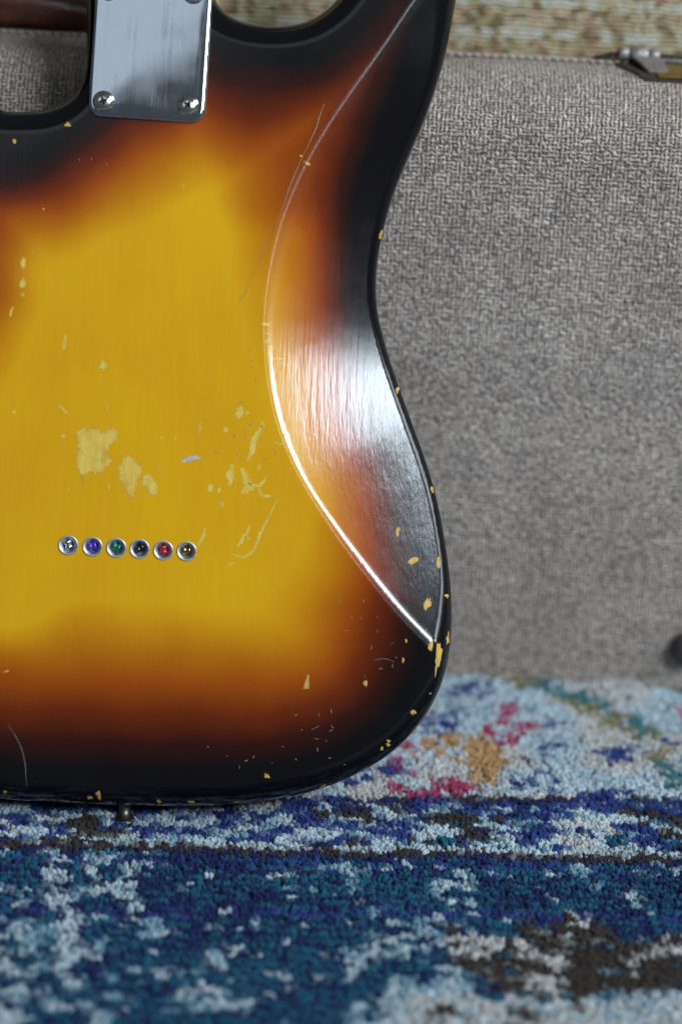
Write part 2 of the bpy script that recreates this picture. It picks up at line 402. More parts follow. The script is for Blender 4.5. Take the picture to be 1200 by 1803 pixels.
def build_body():
    pts = [tuple(p) for p in OUT]; edges = [(i, (i + 1) % NO) for i in range(NO)]
    def add(P):
        for p in P: pts.append((float(p[0]), float(p[1])))
    # rounded edge: rows of points that follow the outline inwards
    for f in (.012, .05, .12, .22, .35, .5, .66, .82, .93, 1.02):
        dr = OR * f; Q = OUT - ON * dr[:, None]
        ok = inside(Q); _, dd = seg_dist(Q); ok &= dd > dr * .96
        Q = Q[ok]
        add(Q)
    # rows along the contour's ridge
    for s in (-3, -2, -1, 0, 1, 2, 3, 4.5):
        Q = RID[::1] + np.stack([-RT[:, 1], RT[:, 0]], 1) * s
        ok = inside(Q); _, dd = seg_dist(Q); ok &= dd > 12.6; add(Q[ok])
    hole_start = len(pts)
    for fx, fy in FER:
        b0 = len(pts)
        for rr in (HOLE,):
            for k in range(28):
                pts.append((fx + rr * math.cos(2 * math.pi * k / 28), fy + rr * math.sin(2 * math.pi * k / 28)))
        edges.extend((b0 + k, b0 + (k + 1) % 28) for k in range(28))
    xs = np.arange(-165, 140, 2.1); ys = np.arange(0, 430, 2.1)
    G = np.stack(np.meshgrid(xs, ys), -1).reshape(-1, 2); G[:, 0] += np.where((np.round(G[:, 1] / 2.1).astype(int) % 2) == 0, 0, 1.05)
    G = G[inside(G)]; idx, dd = seg_dist(G); G = G[dd > OR[idx] * 1.02 + .8]
    _, rd = nearest(G, RID); G = G[~((rd < 5.2))] if False else G
    ok = np.ones(len(G), bool)
    for fx, fy in FER: ok &= np.hypot(G[:, 0] - fx, G[:, 1] - fy) > HOLE + .9
    add(G[ok])
    v2, e2, f2, *_ = delaunay_2d_cdt([Vector(p) for p in pts], edges, [], 1, 1e-4)
    V = np.array([(v.x, v.y) for v in v2]); F = [tuple(f) for f in f2]
    cen = np.array([V[list(f)].mean(0) for f in F])
    keep = np.ones(len(F), bool)
    for fx, fy in FER: keep &= np.hypot(cen[:, 0] - fx, cen[:, 1] - fy) > HOLE * .985
    F = [f for f, k in zip(F, keep) if k]
    z, n, d, idx = surf(V)
    # outline loop of the triangulated sheet, in order
    on = np.where(d < .02)[0]
    cx = {}
    for f in F:
        for a_, b_ in zip(f, f[1:] + f[:1]):
            cx[(a_, b_)] = 1
    bnd = {a_: b_ for (a_, b_) in cx if (b_, a_) not in cx}
    start = on[0]; loop = [start]
    while True:
        nx = bnd[loop[-1]]
        if nx == start: break
        loop.append(nx)
    verts = [(V[i, 0], V[i, 1], z[i]) for i in range(len(V))]; norms = [tuple(x) for x in n]
    burst_d = list(d); cutv = list(smoothstep(.5, 5, cut_depth(V)))
    prev = loop; TH = 44.5; rf = 11.0
    def addring(fn):
        nonlocal prev
        cur = []
        for i in loop:
            p, nn = fn(i); verts.append(p); norms.append(nn); burst_d.append(0); cutv.append(.3); cur.append(len(verts) - 1)
        m_ = len(loop)
        for k in range(m_): F.append((prev[(k + 1) % m_], prev[k], cur[k], cur[(k + 1) % m_]))
        prev = cur
    for zz in (.5, 1.0):
        addring(lambda i, zz=zz: ((V[i, 0], V[i, 1], z[i] + ((-TH + rf) - z[i]) * zz), (ON[idx[i]][0], ON[idx[i]][1], 0)))
    for ang in (20, 45, 70, 90):
        a_ = math.radians(ang)
        addring(lambda i, a_=a_: ((V[i, 0] - ON[idx[i]][0] * rf * .55 * (1 - math.cos(a_)), V[i, 1] - ON[idx[i]][1] * rf * .55 * (1 - math.cos(a_)), -TH + rf - rf * math.sin(a_)), (ON[idx[i]][0] * math.cos(a_), ON[idx[i]][1] * math.cos(a_), -math.sin(a_))))
    F.append(tuple(prev))
    me = bpy.data.meshes.new('body')
    me.from_pydata([(x * MM, y * MM, zz * MM) for x, y, zz in verts], [], F); me.update()
    for p in me.polygons: p.use_smooth = True
    me.normals_split_custom_set_from_vertices(norms)
    # sunburst value: distance to the edge, wider in some places
    VV = np.array(verts)[:, :2]; D = np.array(burst_d)
    ctrl = [  # pixel x, y, factor on the distance
        (50, 300, .68), (0, 300, .6), (50, 240, .6), (90, 330, 1.0), (50, 380, 1.22), (150, 290, 1.22), (200, 260, 1.28), (200, 320, 1.45), (250, 300, 1.32), (300, 215, .90), (300, 300, 1.2), (440, 130, .95), (440, 200, .80), (440, 260, .86), (440, 340, .98), (500, 270, .88), (500, 350, 1.1), (560, 110, .75),
        (620, 170, 1.1), (690, 200, .85), (600, 220, 1.12), (560, 300, 1.3), (540, 420, 1.85), (540, 500, 1.9), (600, 500, 1.8), (640, 300, .95), (600, 620, 1.8), (640, 760, 1.6), (620, 950, 1.45), (690, 980, 1.3), (560, 850, 1.7),
        (620, 1120, 1.05), (600, 1200, 1.05), (500, 1150, 1.05), (300, 1150, .92), (300, 1250, .92), (0, 1200, .92), (150, 1250, .92), (150, 1120, .92), (420, 1180, .95), (0, 500, 1.1), (60, 480, 1.4), (0, 620, 1.3), (100, 650, 1.6), (0, 900, 1.4), (0, 1050, 1.3), (300, 800, 1.5), (420, 440, 1.4), (200, 420, 1.45), (330, 400, 1.45)]
    CP = np.array([loc2(x, y) for x, y, f in ctrl]); CF = np.array([f for *_, f in ctrl])
    W = 1 / (((VV[:, None] - CP[None]) ** 2).sum(2) + 150.0) ** 1.6
    fac = (W * CF).sum(1) / W.sum(1)
    bd = np.clip(D * fac / 90.0, 0, 1.0)
    at = me.attributes.new('burst', 'FLOAT', 'POINT'); at.data.foreach_set('value', bd.astype(np.float32))
    at = me.attributes.new('cut', 'FLOAT', 'POINT'); at.data.foreach_set('value', np.array(cutv, np.float32))
    return new_obj('body', me, M_BURST, guitar)
body = build_body()
tag(body, 'sunburst body, yellow centre fading through red brown to black edges')

# ---- chips and scratches in the finish: thin patches that follow the surface
def patch(bm, poly, lift=.05):
    """poly in guitar-plane mm -> triangulated sheet lying on the body"""
    P = np.array(poly); ok = inside(P)
    if not ok.all():
        idx, _ = nearest(P, OUT); P[~ok] = OUT[idx[~ok]] - ON[idx[~ok]] * .12
    lo, hi = P.min(0), P.max(0); step = max(.5, min(1.6, (hi - lo).max() / 6))
    g = [tuple(p) for p in P]
    for x in np.arange(lo[0], hi[0], step):
        for y in np.arange(lo[1], hi[1], step): g.append((x, y))
    n = len(P)
    v2, e2, f2, *_ = delaunay_2d_cdt([Vector(p) for p in g], [(i, (i + 1) % n) for i in range(n)], [], 1, 1e-5)
    # keep faces inside the polygon
    V = np.array([(v.x, v.y) for v in v2])
    ok = inside(V)
    if not ok.all():
        idx, _ = nearest(V, OUT); V[~ok] = OUT[idx[~ok]] - ON[idx[~ok]] * .12
    z, nn, d, _ = surf(V)
    vs = [bm.verts.new(((V[i] [0]+ nn[i][0] * lift) * MM, (V[i][1] + nn[i][1] * lift) * MM, (z[i] + nn[i][2] * lift) * MM)) for i in range(len(V))]
    for f in f2:
        c = np.mean([V[i] for i in f], 0)
        if pip(c, P):
            try: bm.faces.new([vs[i] for i in f])
            except ValueError: pass
    for v in [v for v in vs if not v.link_faces]: bm.verts.remove(v)
def pip(p, P):
    c = False; n = len(P); j = n - 1
    for i in range(n):
        if (P[i][1] > p[1]) != (P[j][1] > p[1]) and p[0] < (P[j][0] - P[i][0]) * (p[1] - P[i][1]) / (P[j][1] - P[i][1] + 1e-12) + P[i][0]: c = not c
        j = i
    return c
def rough_poly(px, jag=.5, sub=4):
    """closed pixel polygon -> jagged mm polygon"""
    out = []; n = len(px)
    for i in range(n):
        a_, b_ = np.array(px[i], float), np.array(px[(i + 1) % n], float)
        L = np.linalg.norm(b_ - a_); m_ = max(1, int(L / sub))
        nrm = np.array([-(b_ - a_)[1], (b_ - a_)[0]]) / max(L, 1e-6)
        for k in range(m_):
            out.append(loc2(*(a_ + (b_ - a_) * k / m_ + nrm * rng.normal(0, jag * (1.0 if k else .5)))))
    return out
def blob_px(x, y, w_, h_, rot=0, n=14, jag=.24):
    c, s = math.cos(math.radians(rot)), math.sin(math.radians(rot)); out = []
    for k in range(n):
        t = 2 * math.pi * k / n; r = 1 + rng.normal(0, jag)
        X, Y = w_ / 2 * r * math.cos(t), h_ / 2 * r * math.sin(t)
        out.append((x + X * c - Y * s, y + X * s + Y * c))
    return out
def stroke_px(pts, wd, jag=.28):
    P = open_spline(pts, 3.0) if len(pts) > 2 else np.linspace(pts[0], pts[1], max(3, int(math.dist(*pts) / 3)))
    t = np.gradient(P, axis=0); t /= np.linalg.norm(t, axis=1)[:, None]; nn = np.stack([-t[:, 1], t[:, 0]], 1)
    u = np.linspace(0, 1, len(P)); wv = wd / 2 * (.25 + .75 * np.sin(np.pi * np.clip(u * .9 + .05, 0, 1))) * (1 + rng.normal(0, jag, len(P)))
    wv = np.clip(wv, wd * .12, None)
    w2 = wd / 2 * (.25 + .75 * np.sin(np.pi * np.clip(u * .9 + .05, 0, 1))) * (1 + rng.normal(0, jag, len(P))); w2 = np.clip(w2, wd * .12, None)
    return [tuple(p) for p in P + nn * wv[:, None]] + [tuple(p) for p in (P - nn * w2[:, None])[::-1]]
def chip(px, mat=M_CHIP, name='paint_chip', lift=.05, jag=.5, sub=4):
    bm = bmesh.new(); patch(bm, rough_poly(px, jag, sub), lift)
    if len(bm.faces) == 0: bm.free(); return None
    bmesh.ops.recalc_face_normals(bm, faces=bm.faces)
    if sum(f.normal.z for f in bm.faces) < 0: bmesh.ops.reverse_faces(bm, faces=bm.faces)
    bnd = [v.is_boundary for v in bm.verts]
    o = from_bm(name, bm, mat, body)
    at = o.data.attributes.new('rim', 'FLOAT', 'POINT'); at.data.foreach_set('value', np.array(bnd, np.float32) * (1.0 if sum(bnd) < .72 * len(bnd) else .25))
    return o

# worn-through patches in the yellow
chip([(135, 757), (143, 752), (152, 757), (160, 753), (176, 752), (178, 764), (190, 756), (202, 754), (208, 764), (205, 776), (194, 783), (189, 794), (192, 806), (196, 815), (187, 822), (184, 831), (170, 834), (158, 830), (148, 838), (149, 852), (144, 850), (140, 832), (133, 812), (137, 790)], M_SOFT, jag=1.7, sub=3)
chip([(207, 820), (214, 815), (222, 802), (232, 801), (238, 812), (248, 816), (249, 838), (241, 848), (236, 878), (229, 876), (222, 862), (213, 850), (207, 832)], M_SOFT, jag=1.7, sub=3)
chip([(250, 838), (258, 833), (266, 838), (277, 850), (278, 864), (272, 875), (266, 873), (258, 858), (250, 853)], M_SOFT, jag=1.5, sub=3)
for s_, w_ in [([(424, 714), (419, 738)], 13), ([(432, 726), (437, 732)], 9), ([(462, 742), (456, 760), (446, 778), (444, 795), (434, 812)], 9),
               ([(466, 748), (460, 752)], 8), ([(409, 818), (406, 836), (404, 855)], 12), ([(425, 824), (433, 842), (438, 858), (424, 868)], 14), ([(436, 850), (452, 856), (462, 850), (471, 838)], 6),
               ([(455, 858), (462, 873), (478, 873)], 6), ([(488, 880), (472, 912), (458, 940), (450, 962), (436, 978), (424, 981), (408, 975)], 5), ([(440, 924), (434, 940), (418, 962)], 7),
               ([(430, 946), (440, 948)], 5), ([(361, 930), (356, 948), (347, 964)], 5), ([(370, 852), (371, 866)], 11), ([(386, 858), (384, 868)], 6), ([(388, 880), (392, 894)], 8),
               ([(352, 742), (351, 766)], 5), ([(398, 752), (397, 762)], 8), ([(308, 770), (310, 772)], 7), ([(457, 818), (455, 828)], 9), ([(413, 990), (401, 996)], 4), ([(430, 885), (428, 890)], 5),
               ([(23, 540), (18, 558)], 5), ([(116, 588), (112, 616)], 6), ([(102, 712), (120, 729)], 5), ([(185, 712), (191, 724)], 3), ([(278, 820), (284, 830)], 4), ([(192, 850), (191, 864)], 3), ([(121, 858), (120, 866)], 3)]:
    chip(stroke_px(s_, w_), M_SOFT)
for x, y, w_, h_, r_ in [(41, 465, 9, 22, 5), (40, 500, 14, 17, 0), (40, 519, 7, 8, 0), (62, 443, 6, 5, 0), (183, 644, 15, 16, 0), (25, 725, 7, 5, 0), (284, 772, 4, 5, 0), (111, 768, 12, 5, -20)]:
    chip(blob_px(x, y, w_, h_, r_), M_SOFT)
# bare-wood chips at the edges and along the contour
for x, y, w_, h_, r_ in [(672, 405, 7, 17, 15), (702, 681, 6, 15, 12), (763, 861, 5, 13, -10), (700, 936, 7, 15, 15), (728, 987, 20, 12, -25), (773, 989, 9, 27, 5), (753, 1063, 14, 24, 22),
                          (788, 1050, 8, 8, 0), (757, 1137, 8, 16, 0), (771, 1157, 11, 46, 6), (789, 1127, 6, 22, 4), (766, 1128, 4, 6, 0), (643, 1203, 8, 12, 0), (727, 1255, 9, 10, 0), (684, 1305, 6, 6, 0), (683, 1312, 7, 8, 0),
                          (672, 1319, 5, 7, 10), (469, 1366, 9, 7, 30), (172, 1400, 8, 20, -6), (157, 1406, 9, 6, 0), (279, 1413, 8, 8, 0), (335, 1414, 12, 6, 0), (415, 1415, 10, 4, 0), (568, 1389, 17, 7, -28),
                          (12, 1182, 9, 5, -20), (8, 1396, 6, 5, 0), (120, 220, 13, 8, 0), (26, 249, 6, 9, -20), (540, 287, 14, 6, 25), (530, 275, 6, 4, 20), (758, 1222, 4, 3, 0), (715, 1128, 4, 7, 0), (709, 1162, 4, 10, 0), (322, 327, 5, 5, 0), (77, 368, 4, 4, 0), (64, 443, 4, 4, 0)]:
    chip(blob_px(x, y, w_, h_, r_), M_CHIP, jag=.35)
chip([(541, 1186), (545, 1190), (544, 1213), (532, 1214), (537, 1200)], M_CHIP, jag=.3)
# nicks across the ridge
for s_, w_ in [([(461, 570), (475, 571)], 7), ([(461, 586), (475, 588)], 6), ([(461, 603), (480, 604)], 8), ([(478, 632), (498, 631)], 4), ([(482, 776), (492, 783), (502, 778)], 3), ([(498, 765), (505, 768)], 4)]:
    chip(stroke_px(s_, w_), M_SOFT, lift=.07)
chip(stroke_px([(321, 812), (336, 807), (352, 806)], 8, .5), M_GREY, 'silver_scrape', jag=1.0)
# lacquer crack down from the shoulder, the arc at the bottom, small scuffs: too fine to pick apart
def joined(name, strokes, mat, label):
    bm = bmesh.new()
    for s_, w_ in strokes: patch(bm, [loc2(*p) for p in stroke_px(s_, w_, .3)], .045)
    if True:
        bmesh.ops.recalc_face_normals(bm, faces=bm.faces)
        for f in bm.faces:
            if f.normal.z < 0: f.normal_flip()
    o = from_bm(name, bm, mat, body); o['kind'] = 'stuff'; o['label'] = label
joined('lacquer_crack', [([(571, 182), (562, 206), (557, 224), (546, 248), (540, 262)], 1.7), ([(540, 262), (532, 276), (522, 300), (510, 328), (501, 356), (492, 378)], 1.4), ([(492, 378), (478, 404), (466, 436), (452, 462), (440, 490)], .8), ([(440, 490), (430, 516), (415, 540)], .8)], M_SCR, 'hairline crack in the lacquer beside the contour')
sc = []
for cx_, cy_, sx_, sy_, n_ in [(690, 1150, 50, 40, 16), (570, 1290, 90, 70, 26), (440, 1340, 80, 40, 10), (420, 780, 60, 90, 26), (150, 300, 120, 60, 8), (730, 700, 12, 150, 8), (440, 640, 25, 60, 9), (640, 1080, 40, 40, 8)]:
    for _ in range(n_):
        x, y = cx_ + rng.normal(0, sx_ * .5), cy_ + rng.normal(0, sy_ * .5); t = rng.uniform(0, math.pi); L = rng.uniform(2, 9)
        if rng.random() < .55: sc.append(([(x, y), (x + L * math.cos(t), y + L * math.sin(t))], rng.uniform(.8, 1.8)))
joined('scuff', sc, M_SCR, 'small pale scuffs in the lacquer')
joined('hairline_scratch', [([(14, 1274), (34, 1308), (44, 1342), (47, 1386)], 2.4), ([(655, 1162), (680, 1160), (694, 1166)], 1.6), ([(548, 1285), (562, 1278)], 2.0)], M_SCRD, 'thin grey scratches in the black edge')

# ---- neck plate with screws
def rrect(hw, hh, r, n=7):
    out = []
    for cx_, cy_, a0 in ((hw - r, hh - r, 0), (-hw + r, hh - r, 90), (-hw + r, -hh + r, 180), (hw - r, -hh + r, 270)):
        for k in range(n + 1):
            t = math.radians(a0 + 90 * k / n); out.append((cx_ + r * math.cos(t), cy_ + r * math.sin(t)))
    return out
def build_plate():
    bm = bmesh.new(); hw, hh = 25.6, 32.0; rings = []
    for ins, z in ((.0, -.3), (.0, .9), (.18, 1.32), (.55, 1.62), (1.1, 1.78), (1.9, 1.85)):
        rings.append([bm.verts.new((x * MM, y * MM, z * MM)) for x, y in rrect(hw - ins, hh - ins, 6.0 - ins * .6)])
    n = len(rings[0])
    for A, B in zip(rings[:-1], rings[1:]):
        for k in range(n): bm.faces.new((A[k], A[(k + 1) % n], B[(k + 1) % n], B[k]))
    # plate face, very slightly dished where the screws pull it down
    top = rings[-1]; prev = top
    for f in (.85, .65, .4, .2):
        cur = [bm.verts.new((v.co.x * f, v.co.y * f, (1.85 + .10 * (1 - f)) * MM)) for v in top]
        for k in range(n): bm.faces.new((prev[k], prev[(k + 1) % n], cur[(k + 1) % n], cur[k]))
        prev = cur
    bm.faces.new(prev)
    return bm
plate = from_bm('neck_plate', build_plate(), M_CHROME, guitar); smooth_by_angle(plate, 60)
pc = loc2(266, 84); plate.location = (pc[0] * MM, pc[1] * MM, 0); plate.rotation_euler = (0, 0, math.radians(-1.1))
tag(plate, 'worn mirror chrome rectangular neck plate with rounded corners')
def screw_bm():
    bm = bmesh.new(); R = 4.6; n = 40
    prof = [(R + .25, 0.0), (R, .35), (R * .93, .75), (R * .8, 1.25), (R * .62, 1.62), (R * .42, 1.84)]
    lathe(bm, [(r * MM, z * MM) for r, z in prof], n)
    # cross recess: star-shaped rim sinking to a point
    ring = [v for v in bm.verts if abs(v.co.z - 1.84 * MM) < 1e-7]
    ring.sort(key=lambda v: math.atan2(v.co.y, v.co.x))
    prev = ring
    for rad, z in ((1.85, 1.88), (1.6, 1.0), (.9, .2)):
        cur = []
        for v in ring:
            t = math.atan2(v.co.y, v.co.x); k = abs(math.cos(2 * t)) ** 3
            r = rad * (.45 + .55 * k); cur.append(bm.verts.new((r * math.cos(t) * MM, r * math.sin(t) * MM, z * MM)))
        for i in range(n): bm.faces.new((prev[i], prev[(i + 1) % n], cur[(i + 1) % n], cur[i]))
        prev = cur
    bm.faces.new(prev)
    for f in bm.faces:
        if f.calc_center_median().xy.length < 1.7 * MM and f.calc_center_median().z < 1.8 * MM: f.material_index = 1  # recess faces coloured dark, for depth and grime
    return bm
scr = None
for i, (px, py, rot) in enumerate([(183, 180, 20), (331, 187, 55), (192, -16, 5), (341, -10, 70)]):
    if scr is None: s_ = from_bm('screw', screw_bm(), M_SCREW, plate); smooth_by_angle(s_, 35); scr = s_; s_.data.materials.append(M_DARK)
    else: s_ = scr.copy(); C.objects.link(s_); s_.parent = plate
    x, y = loc2(px, py); d = Matrix.Rotation(math.radians(1.1), 2) @ Vector((x - pc[0], y - pc[1]))
    s_.location = (d.x * MM, d.y * MM, 1.75 * MM); s_.rotation_euler = (0, 0, math.radians(rot))

# ---- string ferrules with the coloured ball ends of the strings
def ferrule_bm():
    bm = bmesh.new()
    lathe(bm, [(r * MM, z * MM) for r, z in [(4.0, -5), (4.05, -.2), (4.42, .05), (4.38, .22), (4.2, .34), (3.9, .36), (3.6, .25), (3.1, -.35), (2.75, -.9), (2.5, -1.1), (2.4, -4.6), (1.2, -4.8), (0, -4.8)]], 32)
    return bm
def ball_bm():
    bm = bmesh.new()          # spool: two rims and a waist, lying across the hole
    lathe(bm, [(r * MM, z * MM) for r, z in [(.55, -1.55), (1.35, -1.6), (1.62, -1.35), (1.65, -.75), (1.5, -.35), (1.22, -.12), (1.22, .12), (1.5, .35), (1.65, .75), (1.62, 1.35), (1.35, 1.6), (.55, 1.55)]], 20, Matrix.Rotation(math.pi / 2, 4, 'Y'))
    return bm
fer0 = None
ballc = [('silver', (.75, .75, .78), 1), ('purple', (.10, .03, .50), 0), ('green', (.0, .16, .10), 0), ('black', (.008, .009, .010), 0), ('red', (.42, .015, .045), 0), ('brass', (.36, .26, .10), 1)]
for i, (fx, fy) in enumerate(FER):
    if fer0 is None: f_ = from_bm('string_ferrule', ferrule_bm(), M_FERR, guitar); smooth_by_angle(f_, 50); fer0 = f_
    else: f_ = fer0.copy(); C.objects.link(f_)
    f_.parent = guitar; f_.location = (fx * MM, fy * MM, 0)
    cn, cc, met = ballc[i]
    bo = from_bm('ball_end', ball_bm(), plain('anodised_' + cn, cc, .22, met, .7), f_)
    bo.scale = (1.15, 1.15, 1.15); bo.location = (-.0001, .0003, -.0016); bo.rotation_euler = (rng.uniform(-.3, .3), rng.uniform(-.15, .15), [1.9, .25, -.35, .6, -1.45, .1][i])
    bo['label'] = cn + ' string ball end sunk in its ferrule'

# ---- strap button on the bottom edge
bm = bmesh.new()
lathe(bm, [(r * MM, z * MM) for r, z in [(0, -1), (5.0, -1), (5.0, .4), (4.2, 1.4), (3.0, 3.2), (2.8, 6.0), (3.4, 8.2), (5.2, 9.6), (6.0, 10.4), (6.1, 11.2), (5.4, 12.0), (3.2, 12.2), (0, 12.2)]], 28)
sb = from_bm('strap_button', bm, M_TARN, guitar); sb.location = (.0002, .0003, -.020); sb.rotation_euler = (math.radians(90), 0, 0)

# ---- neck (above the picture) : tapered, rounded back, fingerboard, headstock
def build_neck():
    bm = bmesh.new(); rings = []
    for y, hw, dp in ((.296, .0275, .020), (.372, .0275, .020), (.380, .027, .017), (.42, .0262, .0165), (.60, .0235, .0150), (.765, .0212, .0140), (.785, .0212, .0125)):
        ring = []
        sq = y < .375
        for k in range(13):
            t = math.pi * k / 12
            cx_, cz_ = math.cos(t), math.sin(t)
            if sq: cx_ = max(-1, min(1, cx_ * 1.5)); cz_ = min(1, cz_ * 1.5)
            ring.append(bm.verts.new((-.0037 + hw * cx_, y, -.0475 + dp * cz_ * .97)))
        rings.append(ring)
    for A, B in zip(rings[:-1], rings[1:]):
        for k in range(12): bm.faces.new((A[k], A[k + 1], B[k + 1], B[k]))
        bm.faces.new((A[0], B[0], B[12], A[12]))
    bm.faces.new(rings[0]); bm.faces.new(rings[-1][::-1])
    return bm
neck = from_bm('neck', build_neck(), M_MAPLE, guitar); smooth_by_angle(neck, 45)
bm = bevel_box(-.0037 - .0265, -.0037 + .0265, .300, .785, -.0535, -.0474, .001, 2)
for v in bm.verts:
    t = (v.co.y - .30) / .485; v.co.x = -.0037 + (v.co.x + .0037) * (1 - .2 * t)
from_bm('fingerboard', bm, M_ROSE, neck, False)
hp = [(-.020, .786), (-.030, .800), (-.034, .830), (-.028, .88), (-.015, .94), (.002, .967), (.022, .965), (.030, .945), (.026, .925), (.036, .90), (.034, .86), (.028, .82), (.020, .80), (.0175, .786)]
bm = bmesh.new(); lo_ = [bm.verts.new((x - .0037, y, -.0535)) for x, y in hp]; hi_ = [bm.verts.new((x - .0037, y, -.0395)) for x, y in hp]
bm.faces.new(lo_); bm.faces.new(hi_[::-1])
for k in range(len(hp)): bm.faces.new((lo_[k], hi_[k], hi_[(k + 1) % len(hp)], lo_[(k + 1) % len(hp)]))
bmesh.ops.recalc_face_normals(bm, faces=bm.faces)
bmesh.ops.bevel(bm, geom=[e for e in bm.edges], offset=.0012, segments=2, affect='EDGES')
from_bm('headstock', bm, M_MAPLE, neck, False)

# ------------------------------------------------------------------ guitar case standing on its long side
H = .306; R = .030; T1 = .056; T2 = .052
yc = (R + .0535 + sp * (H - R - O.z)) / cp - R - .0005
case = empty('guitar_case', (0, yc, 0)); case.rotation_euler = (0, 0, math.radians(-1.2))
tag(case, 'brown rough woven vinyl guitar case standing on its long side behind the guitar', 'guitar case')
def rounded_shell(x0, x1, y0, y1, z0, z1, r, front):
    yy = y0 if front else y1
    def sel(e):
        a_, b_ = e.verts[0].co, e.verts[1].co
        onf = abs(a_.y - yy) < 1e-6 and abs(b_.y - yy) < 1e-6
        return onf or abs(a_.y - b_.y) > 1e-6
    top = lambda e: sel(e) and max(v.co.z for v in e.verts) > z1 - 1e-5
    bm = bevel_box(x0, x1, y0, y1, z0, z1, r, 10, top)
    low = [e for e in bm.edges if all(abs(v.co.z - z0) < 1e-6 and abs(v.co.y - yy) < 1e-6 for v in e.verts)]
    bmesh.ops.bevel(bm, geom=low, offset=.009, segments=5, profile=.5, affect='EDGES')
    return bm
lid = from_bm('lid', rounded_shell(-.42, .62, 0, T1, 0, H, R, True), M_TOLEX, case); smooth_by_angle(lid, 50)
bas = from_bm('case_bottom', rounded_shell(-.418, .618, T1 + .0015, T1 + T2, .002, H - .003, R, False), M_TOLEX, case); smooth_by_angle(bas, 50)
bm = bmesh.new(); tube(bm, [(x, T1 - .0008, H - .0002) for x in np.linspace(-.39, .59, 60)], .0017, 8)
bind = from_bm('edge_binding', bm, M_SEAM, lid)
bm = bmesh.new()
for k in range(230):
    x = -.385 + k * .00422
    tube(bm, [(x, T1 - .003, H + .0008), (x + .0014, T1 - .0032, H + .0014), (x + .0028, T1 - .003, H + .0008)], .0006, 5)
st = from_bm('stitching', bm, M_THREAD, lid); st['kind'] = 'stuff'

def ray_plane(px, py, p0, nrm):
    d = F0 + (px - 600) / FPX * IR + (901.5 - py) / FPX * IU
    t = (Vector(p0) - CAM).dot(Vector(nrm)) / d.dot(Vector(nrm)); return CAM + d * t
CI = Matrix.Translation((0, yc, 0)) @ Matrix.Rotation(math.radians(-1.2), 4, 'Z'); CII = CI.inverted()
# latch on the case's top edge
lp = CII @ ray_plane(1120, 112, (0, yc + T1, H + .004), (0, 0, 1))
lx = lp.x
latch = empty('latch', (lx, T1, H), case)
latch.scale = (.86, .9, .86)
tag(latch, 'tarnished metal draw latch on the upper edge of the case')
def edge_drop(y):
    q = max(0.0, (R - T1) - y); return R - math.sqrt(max(R * R - min(q, R) ** 2, 0))
def strap(rows, thick, off, mat, name, bev=.0005):
    """metal strip lying over the rounded edge; rows of (y, x0, x1)"""
    bm = bmesh.new(); prev = None
    for y, x0, x1 in rows:
        z = off - edge_drop(y); cur = [bm.verts.new((x0, y, z + thick)), bm.verts.new((x1, y, z + thick)), bm.verts.new((x1, y, z)), bm.verts.new((x0, y, z))]
        if prev:
            for k in range(4): bm.faces.new((prev[k], prev[(k + 1) % 4], cur[(k + 1) % 4], cur[k]))
        else: bm.faces.new(cur[::-1])
        prev = cur
    bm.faces.new(prev); bmesh.ops.recalc_face_normals(bm, faces=bm.faces)
    bmesh.ops.bevel(bm, geom=[e for e in bm.edges if e.calc_face_angle(0) > 1.0], offset=bev, segments=2, affect='EDGES')
    return from_bm(name, bm, mat, latch, False)
strap([(-.002, -.010, .070), (-.010, -.0085, .070), (-.018, -.005, .070), (-.024, -.002, .070), (-.029, .0, .070), (-.034, .0015, .070), (-.0375, .004, .070)], .0020, -.0003, M_TARN, 'base_plate')
strap([(-.006, .010, .068), (-.014, .010, .068), (-.022, .010, .068), (-.027, .010, .068), (-.0315, .010, .068), (-.0345, .011, .068)], .0008, .0018, M_BRASS, 'brass_plate', .0003)
bm = bmesh.new(); tube(bm, [(-.024, .004, .0005), (-.020, .004, .0012), (-.012, .004, .0024), (.004, .004, .0030), (.030, .004, .0026), (.048, .004, .0012), (.052, .004, .0003)], [.0012, .004, .0058, .0064, .0060, .004, .0012], 14, .5)
from_bm('hinge_plate', bm, M_TARN, latch)
for x0, x1, r_ in ((-.0085, -.0028, .0036), (-.0022, .0080, .0039), (.0086, .0142, .0036)):
    bm = bmesh.new(); tube(bm, [(x0, .000, .0056), (x0 + .0004, .000, .0056), (x1 - .0004, .000, .0056), (x1, .000, .0056)], [r_ * .85, r_, r_, r_ * .85], 20)
    from_bm('hinge_knuckle', bm, M_LATCH, latch)
bm = bmesh.new(); tube(bm, [(-.0095, .000, .0056), (.015, .000, .0056)], .0022, 12)
from_bm('hinge_pin', bm, M_DARK, latch)
# hasp: tongue that runs forward from the hinge, curved down at its tip
bm = bmesh.new(); prev = None
for y, z, x0, x1 in ((-.002, .0056, -.0020, .0120), (-.008, .0058, -.0010, .0135), (-.015, .0055, .0010, .0155), (-.021, .0046, .0030, .0170), (-.0255, .0036, .0045, .0170), (-.028, .0030, .0060, .0155)):
    cur = [bm.verts.new((x0, y, z)), bm.verts.new((x1, y, z)), bm.verts.new((x1, y, z - .0014)), bm.verts.new((x0, y, z - .0014))]
    if prev:
        for k in range(4): bm.faces.new((prev[k], prev[(k + 1) % 4], cur[(k + 1) % 4], cur[k]))
    else: bm.faces.new(cur[::-1])
    prev = cur
bm.faces.new(prev); bmesh.ops.recalc_face_normals(bm, faces=bm.faces)
bmesh.ops.bevel(bm, geom=[e for e in bm.edges if e.calc_face_angle(0) > 1.0], offset=.0005, segments=2, affect='EDGES')
from_bm('hasp', bm, M_LATCH, latch, False)
